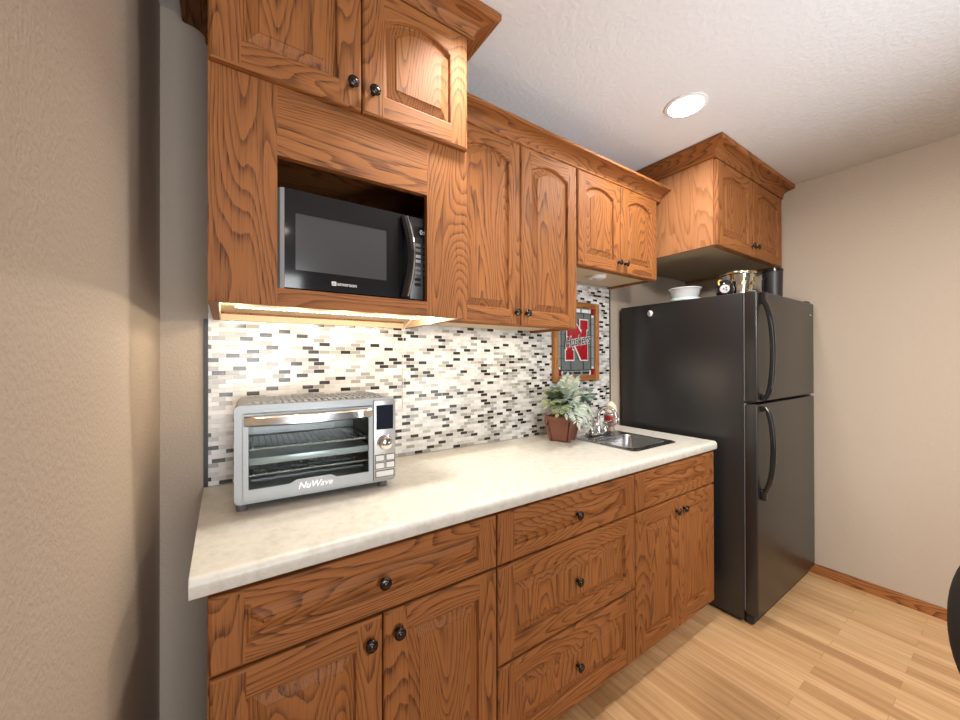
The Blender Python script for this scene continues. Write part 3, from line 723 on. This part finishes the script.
for (px, pz, r) in ((0.008, 0.009, 0.008), (0.010, -0.008, 0.008), (-0.006, 0.0, 0.008)):
    d = MB(); d.prism([(px*.8+r*c*.8, pz*.8+r*s*.8) for c, s in ((1, 0), (0.3, 0.3), (0, 1), (-0.3, 0.3), (-1, 0), (-0.3, -0.3), (0, -1), (0.3, -0.3))], -0.0446, -0.0437, 'y'); d.xf(M); b.v, b.f, b.m = (b.v+d.v, b.f+[[i+len(b.v) for i in f] for f in d.f], b.m+d.m)
b.build('emblem_mark', DGREY, bcup)
cx, cy = 2.795, -0.668
tm = thing('tumbler', 'tall black tumbler with side handle on the refrigerator near the wall', 'tumbler', (cx, cy, ZF))
b = MB(); b.lathe([(0.043, 0.0005), (0.046, 0.004), (0.050, 0.165), (0.050, 0.185)], (cx, cy, ZF), n=28); b.build('body', BLACKM, tm)
b = MB(); b.lathe([(0.050, 0.1855), (0.052, 0.188), (0.052, 0.200), (0.046, 0.206), (0.02, 0.208)], (cx, cy, ZF), n=28); b.build('lid', BLACKP, tm)
hd = Vector((-0.86, 0.30, 0)).normalized()
b = MB(); b.tube([(cx+hd.x*d, cy+hd.y*d, ZF+h) for d, h in ((0.047, 0.150), (0.065, 0.150), (0.076, 0.135), (0.078, 0.09), (0.074, 0.045), (0.062, 0.030), (0.047, 0.030))], 0.006, 8); b.build('handle', BLACKP, tm)

# ------------------------------------------------------------------ microwave
mw = thing('microwave', 'black countertop microwave oven in the open cabinet bay', 'microwave', (0.40, -0.3, 1.512))
x0, x1, z0, z1 = 0.1690, 0.6900, 1.5175, 1.776
YMW = -0.470
b = MB(); b.box(x0+0.004, x1, -0.440, -0.10, z0, z1, bev=0.004); b.build('case', BLACKM, mw)
for x in (x0+0.05, x1-0.05):
    for y in (-0.40, -0.14):
        b = MB(); b.lathe([(0.012, 1.5112-z0), (0.012, -0.0003)], (x, y, z0), n=10); b.build('foot', BLACKM, mw)
GL = plain('microwave_black_glass', (0.012, 0.012, 0.013), 0.07, spec=0.55)
# door: wide black frame with window
dwx0, dwx1, dwz0, dwz1 = 0.211, 0.457, 1.568, 1.717
b = MB()
def frame4(b, X0, X1, Z0, Z1, a0, a1, c0, c1, y0, y1, mi=0):
    b.box(X0, a0, y0, y1, Z0, Z1, mi); b.box(a1, X1, y0, y1, Z0, Z1, mi); b.box(a0, a1, y0, y1, Z0, c0, mi); b.box(a0, a1, y0, y1, c1, Z1, mi)
frame4(b, 0.186, 0.5295, z0+0.003, z1, dwx0, dwx1, dwz0, dwz1, YMW, -0.441)
md = b.build('door', GL, mw, smooth=False)
b = MB(); b.prism([(0.1855, -0.441), (0.1855, -0.470), (0.176, -0.466), (0.170, -0.455), (0.169, -0.441)], z0, z1); b.build('door_edge', plain('silver_plastic', (0.50, 0.51, 0.52), 0.35, 0.3), md)
WINM = plain('microwave_window_mesh', (0.055, 0.055, 0.058), 0.14, spec=0.7)
b = MB(); b.box(dwx0+0.0005, dwx1-0.0005, YMW+0.001, -0.4415, dwz0+0.0005, dwz1-0.0005); b.build('window', WINM, md, smooth=False)
b = MB(); path = []
for k in range(13):
    u = k/12; path.append((0.511+0.010*math.sin(PI*u), YMW-0.010-0.026*math.sin(PI*u), 1.523+0.243*u))
vs = []
for (px, py, pz) in path:
    for a, c in ((-0.014, 0.006), (-0.014, -0.002), (-0.006, -0.009), (0.006, -0.009), (0.012, -0.002), (0.012, 0.006)): vs.append((px+a, py+c, pz))
b.add(vs, [(i*6+k, i*6+(k+1) % 6, (i+1)*6+(k+1) % 6, (i+1)*6+k) for i in range(12) for k in range(6)]+[list(range(6)), [72+k for k in range(6)]])
b.box(0.500, 0.520, YMW-0.008, YMW-0.0003, 1.524, 1.540); b.box(0.500, 0.520, YMW-0.008, YMW-0.0003, 1.750, 1.765)
hm = b.build('handle', BLACKP, md, angle=40)
b = MB(); b.tube([(p[0]+0.004, p[1]-0.0095, p[2]+(0.002 if i == 0 else 0)) for i, p in enumerate(path)], 0.0028, 8); b.build('handle_trim', CHROME, md)
b = MB(); b.box(0.5305, x1, YMW, -0.441, z0+0.003, z1, bev=0.002)
cp = b.build('control_panel', plain('graphite_panel', (0.030, 0.031, 0.033), 0.25), mw)
b = MB(); b.box(0.545, 0.640, YMW-0.0012, YMW-0.0002, 1.716, 1.748); b.build('display', BLACKP, cp)
DIG = plain('display_digit', (0.5, 0.55, 0.55), 0.4, emit=(0.6, 0.7, 0.7), estr=0.4)
text_mesh('display_digits', '0:00', 0.020, DIG, cp, face_y(0.580-mw.location.x, YMW-0.0016-mw.location.y, 1.731-mw.location.z))
BTN = plain('grey_key', (0.16, 0.165, 0.17), 0.4); BTK = plain('dark_key', (0.008, 0.008, 0.008), 0.3); BTW = plain('light_key', (0.34, 0.35, 0.35), 0.4)
for r_i, zz in enumerate((1.690, 1.674, 1.655, 1.640, 1.618, 1.603, 1.583, 1.567)):
    for c_i in range(3):
        xx = 0.546+c_i*0.030
        b = MB(); b.box(xx, xx+0.020, YMW-0.0018, YMW-0.0002, zz-0.0045, zz+0.0045); b.build('key', BTW if r_i in (2, 3) and c_i == 0 else (BTK if r_i > 5 else BTN), cp, smooth=False)
text_mesh('maker_name', 'emerson', 0.0150, WHITEP, md, face_y(0.342-mw.location.x, YMW-0.0006-mw.location.y, 1.5425-mw.location.z), bold=0.0)
b = MB(); frame4(b, 0.301, 0.313, 1.537, 1.548, 0.3035, 0.3105, 1.5395, 1.5455, YMW-0.0009, YMW-0.0002); b.box(0.305, 0.309, YMW-0.0009, YMW-0.0002, 1.541, 1.544); b.build('maker_mark', WHITEP, md, smooth=False)

# ------------------------------------------------------------------ toaster oven
to = local(thing('toaster_oven', 'stainless steel countertop toaster oven with glass door at the left end', 'toaster oven', (0.080, -0.315, ZC+0.0005), R(-3)))
W, H0, H1, D = 0.455, 0.018, 0.292, 0.262
CAV = plain('oven_cavity', (0.30, 0.29, 0.28), 0.4, 0.7)
b = MB()
b.prism([(0.0, H0+0.012), (0.004, H0+0.004), (0.012, H0), (0.024, H0), (0.024, H1), (0.012, H1), (0.004, H1-0.004), (0.0, H1-0.012)], 0.0, D, 'y')
b.box(0.024, 0.376, 0.0, D, 0.272, H1); b.box(0.024, 0.376, 0.0, D, H0, 0.032); b.box(0.0245, 0.376, D-0.01, D, 0.032, 0.272)
b.prism([(0.376, H0), (W-0.012, H0), (W-0.004, H0+0.004), (W, H0+0.012), (W, H1-0.012), (W-0.004, H1-0.004), (W-0.012, H1), (0.376, H1)], 0.0, D, 'y')
body = b.build('body', STEEL, to, angle=25)
b = MB()
for k in range(22): b.box(0.03+k*0.0185, 0.041+k*0.0185, 0.03, D-0.02, H1+0.0002, H1+0.0035)
for y in (0.07, 0.13, 0.19): b.box(0.028, 0.435, y-0.003, y+0.003, H1+0.0036, H1+0.005)
b.build('top_vent', STEEL, to, smooth=False)
b = MB(); b.box(0.0245, 0.0265, 0.004, D-0.0105, 0.0325, 0.2715); b.box(0.3735, 0.3755, 0.004, D-0.0105, 0.0325, 0.2715); b.box(0.0265, 0.3735, D-0.0125, D-0.0105, 0.0325, 0.2715); b.box(0.0265, 0.3735, 0.004, D-0.0125, 0.0325, 0.0345); b.box(0.0265, 0.3735, 0.004, D-0.0125, 0.2695, 0.2715)
b.build('cavity', CAV, to, smooth=False)
# door
b = MB(); hp = [(0.021, 0.030), (0.376, 0.030), (0.376, 0.060), (0.265, 0.060), (0.250, 0.070), (0.155, 0.070), (0.135, 0.060), (0.021, 0.060)]
b.prism(hp, -0.012, -0.0005, 'y'); b.box(0.021, 0.034, -0.012, -0.0005, 0.060, 0.268); b.box(0.363, 0.376, -0.012, -0.0005, 0.060, 0.268); b.box(0.034, 0.363, -0.012, -0.0005, 0.240, 0.268)
od = b.build('door', STEEL, to, smooth=False)
GLASS = plain('oven_glass', (0.80, 0.86, 0.86), 0.03, trans=1.0, ior=1.15)
b = MB(); b.box(0.0345, 0.3625, -0.008, -0.005, 0.0605, 0.2395); b.build('glass', GLASS, od, smooth=False)
b = MB(); n = 14; vs = []
for k in range(n+1):
    u = k/n; x = 0.024+0.349*u; y = -0.014-0.030*math.sin(PI*u)**0.5
    for (c, zz) in ((0.006, 0.236), (-0.002, 0.236), (-0.007, 0.240), (-0.007, 0.260), (-0.002, 0.264), (0.006, 0.264)): vs.append((x, y+c, zz))
b.add(vs, [(i*6+k, i*6+(k+1) % 6, (i+1)*6+(k+1) % 6, (i+1)*6+k) for i in range(n) for k in range(6)]+[list(range(6)), [n*6+k for k in range(6)]])
b.build('handle', brushed('polished_steel', (0.75, 0.75, 0.74), 0.18), od, angle=40)
text_mesh('maker_name', 'NuWave', 0.026, CHROME, od, face_y(0.205, -0.0126, 0.049), shear=0.3, bold=0.0003)
# racks and pan
WIRE = plain('rack_wire', (0.70, 0.68, 0.64), 0.25, 1)
for zz in (0.165, 0.092):
    b = MB()
    b.tube([(0.030, 0.012, zz), (0.370, 0.012, zz)], 0.0028, 8); b.tube([(0.030, D-0.02, zz), (0.370, D-0.02, zz)], 0.0028, 8)
    b.tube([(0.030, 0.012, zz), (0.030, D-0.02, zz)], 0.0025, 8); b.tube([(0.370, 0.012, zz), (0.370, D-0.02, zz)], 0.0025, 8)
    for k in range(20): x = 0.045+k*0.0164; b.tube([(x, 0.010, zz+0.003), (x, D-0.02, zz+0.003)], 0.0014, 6)
    b.build('rack', WIRE, to)
b = MB(); b.box(0.034, 0.366, 0.004, 0.010, 0.122, 0.142, bev=0.002); b.box(0.034, 0.366, 0.010, D-0.02, 0.122, 0.126)
b.box(0.034, 0.040, 0.010, D-0.02, 0.126, 0.142); b.box(0.360, 0.366, 0.010, D-0.02, 0.126, 0.142)
b.build('baking_pan', plain('pan_enamel', (0.58, 0.62, 0.62), 0.3, 0.3), to)
b = MB(); b.box(0.034, 0.366, 0.006, D-0.02, 0.046, 0.052); b.tube([(0.04, 0.05, 0.068), (0.36, 0.05, 0.068)], 0.005, 8); b.tube([(0.04, 0.16, 0.068), (0.36, 0.16, 0.068)], 0.005, 8)
b.build('crumb_tray', plain('tray_metal', (0.36, 0.37, 0.38), 0.35, 0.9), to)
# control panel
b = MB(); b.box(0.380, 0.452, -0.006, -0.0005, 0.024, 0.286, bev=0.003)
pn = b.build('control_panel', brushed('panel_steel', (0.50, 0.50, 0.49), 0.38), to)
b = MB(); b.box(0.389, 0.445, -0.0075, -0.0062, 0.190, 0.270); b.build('display', plain('navy_display', (0.012, 0.016, 0.028), 0.12), pn)
b = MB(); b.lathe([(0.026, 0.0062), (0.026, 0.008), (0.022, 0.010), (0.021, 0.024), (0.018, 0.027), (0.002, 0.0275)], (0.417, 0, 0.146), 'y', 28); b.build('knob', CHROME, pn, angle=50)
for zz in (0.097, 0.072):
    for xx in (0.400, 0.435):
        b = MB(); b.box(xx-0.0135, xx+0.0135, -0.0095, -0.0062, zz-0.009, zz+0.009, bev=0.0015); b.build('button', WHITEP, pn)
b = MB(); b.box(0.388, 0.446, -0.0095, -0.0062, 0.036, 0.054, bev=0.0015); b.build('button', WHITEP, pn)
b = MB()
for zz in (0.097, 0.072):
    for xx in (0.400, 0.435): frame4(b, xx-0.0155, xx+0.0155, zz-0.011, zz+0.011, xx-0.0136, xx+0.0136, zz-0.0091, zz+0.0091, -0.0072, -0.0062)
frame4(b, 0.386, 0.448, 0.034, 0.056, 0.3879, 0.4461, 0.0359, 0.0541, -0.0072, -0.0062)
b.build('button_surround', DGREY, pn, smooth=False)
for x in (0.018, W-0.040):
    for y in (0.014, D-0.03):
        b = MB(); b.lathe([(0.013, 0), (0.014, 0.004), (0.014, 0.0175)], (x, y, 0), n=16); b.build('foot', plain('grey_rubber', (0.12, 0.12, 0.125), 0.5), to)

# ------------------------------------------------------------------ framed stained-glass style picture
wp = thing('wall_picture', 'oak framed stained glass picture with a red letter on the backsplash', 'picture', (1.80, -0.01, 1.44))
PX0, PX1, PZ0, PZ1 = 1.597, 1.986, 1.204, 1.674; fwid = 0.034
b = MB()
for (a, c, d, e, mi) in ((PX0, PX0+fwid, PZ0, PZ1, 0), (PX1-fwid, PX1, PZ0, PZ1, 0), (PX0+fwid, PX1-fwid, PZ0, PZ0+fwid, 1), (PX0+fwid, PX1-fwid, PZ1-fwid, PZ1, 1)):
    b.box(a, c, -0.034, -0.0085, d, e, mi, bev=0.003)
b.build('frame', [oak('picture_frame_oak', 'z', (0.42, 0.19, 0.07), (0.2, 0.075, 0.025)), OAKX, OAKY], wp)
yp = -0.018
def flat(b, pts, y0, y1, mi=0): b.prism(pts, y1, y0, 'y', mi)
def rect(b, x0, x1, z0, z1, y, mi=0): b.box(x0, x1, y-0.0012, y, z0, z1, mi)
GRG = plain('grey_art_glass', (0.15, 0.165, 0.16), 0.2); LEAD = plain('lead_line', (0.02, 0.02, 0.02), 0.4)
RED = plain('red_art_glass', (0.33, 0.006, 0.012), 0.2); WHT = plain('white_art_glass', (0.75, 0.76, 0.75), 0.25); BLG = plain('blue_grey_glass', (0.24, 0.29, 0.29), 0.25)
ax0, ax1, az0, az1 = PX0+fwid, PX1-fwid, PZ0+fwid, PZ1-fwid
b = MB(); b.box(ax0, ax1, yp, -0.0085, az0, az1); b.build('glass_panel', GRG, wp, smooth=False)
bw = 0.030
b = MB()   # border glass and corner blocks
for (p, q, r_, s_) in ((ax0, ax0+bw, az0+0.05, az1-0.05), (ax1-bw, ax1, az0+0.05, az1-0.05), (ax0+0.05, ax1-0.05, az0, az0+bw), (ax0+0.05, ax1-0.05, az1-bw, az1)): rect(b, p, q, r_, s_, yp-0.0002, 0)
for (p, sx) in ((ax0, 1), (ax1, -1)):
    for (q, sz) in ((az0, 1), (az1, -1)):
        def rr_(a, c, d, e, mi): rect(b, min(p+sx*a, p+sx*c), max(p+sx*a, p+sx*c), min(q+sz*d, q+sz*e), max(q+sz*d, q+sz*e), yp-0.0002, mi)
        rr_(0, 0.028, 0, 0.036, 1); rr_(0.002, 0.026, 0.0375, 0.054, 2); rr_(0.030, 0.044, 0, 0.030, 2)
for k in range(3): rect(b, ax0+0.055+k*0.078, ax0+0.055+k*0.078+0.060, az1-0.026, az1-0.006, yp-0.0016, 2)
b.build('border_glass', [BLG, RED, WHT], wp, smooth=False)
b = MB()
for z in (az0+0.10, az0+0.17, az0+0.24, az0+0.31): rect(b, ax0, ax1, z-0.0015, z+0.0015, yp-0.0016)
for x in (ax0+bw, ax1-bw): rect(b, x-0.002, x+0.002, az0, az1, yp-0.0030)
for z in (az0+bw, az1-bw): rect(b, ax0, ax1, z-0.002, z+0.002, yp-0.0044)
for x in (ax0+0.11, ax0+0.22): rect(b, x-0.0015, x+0.0015, az0+bw, az1-bw, yp-0.0058)
for k in range(3): rect(b, ax0+0.055+k*0.078, ax0+0.055+k*0.078+0.060, az0+0.008, az0+0.020, yp-0.0058)
b.build('lead_lines', LEAD, wp, smooth=False)
# block letter N with slab serifs
def letterN(g, y0, y1):
    nx0, nx1, nz0, nz1 = 1.694, 1.884, 1.330, 1.568
    sw, sh = 0.066, 0.056
    b = MB(); e = g
    lay = [0]
    def bx(x0, x1, z0, z1): lay[0] += 1; b.box(x0-e, x1+e, y0-0.00006*lay[0], y1, z0-e, z1+e)
    st = 0.044
    bx(nx0, nx0+sw, nz0, nz0+sh); bx(nx0+0.004, nx0+sw, nz1-sh, nz1); bx(nx1-sw, nx1, nz1-sh, nz1)
    c = nx0+sw/2; bx(c-st/2, c+st/2, nz0+0.02, nz1-0.02); c2 = nx1-sw/2; bx(c2-st/2, c2+st/2, nz0+0.03, nz1-0.02)
    b.prism([(nx0+0.010-e, nz1+e), (nx0+sw-0.002+e*1.2, nz1+e), (nx1-0.006+e, nz0+0.10), (nx1-0.002+e, nz0-e), (nx1-0.058-e*1.2, nz0-e), (nx0+0.016-e, nz1-sh-e)], y0-0.0006, y1, 'y')
    return b
letterN(0.0065, -0.0262, -0.0246).build('letter_outline', WHT, wp, smooth=False)
letterN(0.0, -0.0282, -0.0266).build('letter', RED, wp, smooth=False)
text_mesh('script_outline', 'Huskers', 0.082, WHT, wp, Matrix.Translation((1.792-1.80, -0.0292+0.01, 1.442-1.44)) @ Matrix.Rotation(R(90), 4, 'X') @ Matrix.Rotation(R(8), 4, 'Z') @ Matrix.Scale(0.80, 4, (1, 0, 0)), shear=0.35, bold=0.0042, ext=0.0004)
text_mesh('script', 'Huskers', 0.082, LEAD, wp, Matrix.Translation((1.792-1.80, -0.0304+0.01, 1.442-1.44)) @ Matrix.Rotation(R(90), 4, 'X') @ Matrix.Rotation(R(8), 4, 'Z') @ Matrix.Scale(0.80, 4, (1, 0, 0)), shear=0.35, bold=0.0010, ext=0.0004)

# ------------------------------------------------------------------ potted plant
PS = 0.93
pp = local(thing('potted_plant', 'pale sage green plant in a square reddish brown pot by the sink', 'plant', (1.508, -0.175, ZC+0.0005), R(24)))
POT = plain('red_brown_pot', (0.20, 0.075, 0.050), 0.4)
b = MB()
def sq(r): return [(r, r), (-r, r), (-r, -r), (r, -r)]
prof = [(0.050, 0.006), (0.052, 0.006), (0.070, 0.108), (0.079, 0.110), (0.081, 0.128), (0.073, 0.128), (0.068, 0.112), (0.066, 0.105)]
vs = []
for r, h in prof:
    c = 0.012
    r *= PS
    vs += [(r, -r+c, h), (r, r-c, h), (r-c, r, h), (-r+c, r, h), (-r, r-c, h), (-r, -r+c, h), (-r+c, -r, h), (r-c, -r, h)]
n = 8
b.add(vs, [(i*n+k, i*n+(k+1) % n, (i+1)*n+(k+1) % n, (i+1)*n+k) for i in range(len(prof)-1) for k in range(n)]+[list(range(n))])
for sx in (-1, 1):
    for sy in (-1, 1):
        b.box(sx*0.042-0.010, sx*0.042+0.010, sy*0.042-0.010, sy*0.042+0.010, 0.0, 0.0065)
        b.tube([(sx*0.049, sy*0.049, 0.006), (sx*0.068, sy*0.068, 0.108)], 0.006, 6)
b.build('pot', POT, pp, angle=25)
b = MB(); b.box(-0.060, 0.060, -0.060, 0.060, 0.085, 0.104); b.build('soil', plain('dark_soil', (0.03, 0.02, 0.014), 0.9, bump=1.0, bscale=200), pp)
def leaf_mat(name, c1, c2):
    m, nt, N, L, bs = newmat(name)
    tc = N.new('ShaderNodeTexCoord'); nn = N.new('ShaderNodeTexNoise'); nn.inputs['Scale'].default_value = 22
    L.new(tc.outputs['Object'], nn.inputs['Vector']); r = ramp(N, [(0.35, c1), (0.65, c2)]); L.new(nn.outputs['Fac'], r.inputs['Fac'])
    L.new(r.outputs['Color'], bs.inputs['Base Color']); bs.inputs['Roughness'].default_value = 0.7
    return m
LEAF = [leaf_mat('sage_leaf', (0.24, 0.31, 0.245), (0.55, 0.62, 0.53)), leaf_mat('grey_green_leaf', (0.055, 0.095, 0.075), (0.20, 0.27, 0.23)), leaf_mat('olive_leaf', (0.10, 0.13, 0.05), (0.24, 0.28, 0.12))]
stem = MB(); leaves = MB()
def frond(base, tip, lift, nl, ll, mi):
    base, tip = Vector(base), Vector(tip); mid = (base+tip)/2+Vector((0, 0, lift))
    P = lambda u: base*(1-u)**2+mid*2*u*(1-u)+tip*u*u
    stem.tube([P(k/8) for k in range(9)], [0.0024*(1-k/10) for k in range(9)], 5)
    for i in range(nl):
        u = 0.30+0.68*i/(nl-1); p = P(u); t = (P(min(u+0.03, 1.0))-P(u-0.03)).normalized()
        side = t.cross(Vector((0, 0, 1)))
        if side.length < 0.1: side = Vector((1, 0, 0))
        side.normalize(); nrm = side.cross(t).normalized()
        l = ll*(1.0-0.55*abs(u-0.55)/0.45)
        for s in (-1, 1):
            d = (side*s*0.80+t*0.62+nrm*random.uniform(0.0, 0.25)).normalized(); w = d.cross(nrm).normalized()*l*0.105
            dr = -nrm*l*0.10
            leaves.add([p, p+d*l*0.35+w, p+d*l*0.75+w*0.8+dr*.5, p+d*l+dr, p+d*l*0.75-w*0.8+dr*.5, p+d*l*0.35-w, p+d*l*0.4+nrm*l*0.05, p+d*l*0.75+nrm*l*0.03], 
                       [(0, 1, 6), (1, 2, 7, 6), (2, 3, 7), (3, 4, 7), (4, 5, 6, 7), (5, 0, 6)], mi)
    d = (P(1)-P(0.9)).normalized(); side = d.cross(Vector((0, 0, 1))).normalized()
    leaves.add([P(1), P(1)+d*ll*0.3+side*ll*0.13, P(1)+d*ll*0.75, P(1)+d*ll*0.3-side*ll*0.13], [(0, 1, 2, 3)], mi)
B0 = (0, 0, 0.10)
FR = [((-0.07, -0.10, 0.140), 0.12, 0), ((-0.01, -0.125, 0.120), 0.14, 0), ((0.045, -0.12, 0.13), 0.13, 0), ((-0.10, -0.06, 0.18), 0.11, 0), ((-0.04, -0.11, 0.165), 0.11, 0), ((0.02, -0.115, 0.165), 0.11, 0), ((0.10, -0.09, 0.18), 0.12, 1),
      ((0.16, -0.04, 0.23), 0.10, 1), ((0.17, -0.08, 0.19), 0.12, 1), ((0.12, 0.02, 0.29), 0.08, 0), ((0.06, -0.02, 0.31), 0.08, 0), ((0.00, 0.00, 0.29), 0.08, 0),
      ((0.09, 0.04, 0.32), 0.06, 0), ((-0.07, -0.01, 0.28), 0.08, 0), ((-0.12, 0.0, 0.27), 0.08, 2), ((-0.19, -0.03, 0.225), 0.10, 2), ((-0.16, -0.06, 0.19), 0.10, 2),
      ((-0.05, 0.06, 0.25), 0.08, 1), ((0.05, 0.06, 0.27), 0.08, 1), ((0.02, -0.07, 0.24), 0.09, 0), ((-0.05, -0.07, 0.22), 0.10, 0), ((0.09, -0.05, 0.24), 0.09, 0),
      ((0.17, 0.02, 0.25), 0.08, 1), ((0.21, -0.03, 0.25), 0.07, 1), ((0.19, -0.06, 0.22), 0.09, 1), ((-0.13, 0.02, 0.22), 0.08, 1), ((0.04, -0.09, 0.21), 0.10, 1), ((-0.10, -0.04, 0.23), 0.09, 1)]
for tip, lift, mi in FR:
    tip = (tip[0]*1.72, tip[1]*1.0-0.015, 0.10+(tip[2]-0.10)*1.10-0.02)
    frond((B0[0]+random.uniform(-.02, .02), B0[1]+random.uniform(-.02, .02), B0[2]), tip, lift, 14, 0.070, mi)
ca, sa = math.cos(R(24)), math.sin(R(24))
for mb in (stem, leaves):
    for v in mb.v:
        ex = -0.175+sa*v.x+ca*v.y+0.016+0.04*random.random()*0.2
        if ex > 0: v.x -= sa*ex; v.y -= ca*ex
        wx = 1.508+ca*v.x-sa*v.y-1.655
        if wx > 0 and v.z < 0.20: v.x -= ca*wx*0.85; v.y += sa*wx*0.85
stem.build('stems', plain('green_stem', (0.16, 0.20, 0.11), 0.6), pp)
leaves.build('foliage', LEAF, pp, angle=80)

# ------------------------------------------------------------------ chair at the right edge
CH = plain('charcoal_upholstery', (0.035, 0.035, 0.036), 0.8, bump=0.3, bscale=500)
CHX, CHY = 1.20, -1.690
chair = local(thing('chair', 'dark grey upholstered chair at the right edge of the photo', 'chair', (CHX, CHY, 0), R(90)))
def pillow(cx, cy, cz, ax, ay, az, p=2.6, nu=64, nv=36):
    b = MB(); vs = []
    f = lambda c: math.copysign(abs(c)**(2/p), c)
    for j in range(nv+1):
        ph = -PI/2+PI*j/nv
        for i in range(nu):
            th = 2*PI*i/nu
            vs.append((cx+ax*f(math.cos(ph))*f(math.cos(th)), cy+ay*f(math.cos(ph))*f(math.sin(th)), cz+az*f(math.sin(ph))))
    return b.add(vs, [(j*nu+i, j*nu+(i+1) % nu, (j+1)*nu+(i+1) % nu, (j+1)*nu+i) for j in range(nv) for i in range(nu)])
b = pillow(0.0, 0.0, 0.80, 0.23, 0.04, 0.25, 2.2); b.xf(Matrix.Translation((0.008, 0, 0.042))); b.build('backrest', CH, chair, angle=80)
b = pillow(0.0, -0.27, 0.42, 0.24, 0.24, 0.05, 4); b.build('seat', CH, chair, angle=80)
for sx in (-1, 1):
    b = MB(); b.tube([(sx*0.12, 0.0, 0.60), (sx*0.15, 0.01, 0.40), (sx*0.18, 0.03, 0.0008)], [0.016, 0.016, 0.011], 10); b.build('leg', BLACKM, chair)
    b = MB(); b.tube([(sx*0.17, -0.44, 0.40), (sx*0.18, -0.46, 0.0008)], [0.016, 0.011], 10); b.build('leg', BLACKM, chair)

for o in bpy.data.objects:
    if '_o' in o: del o['_o']
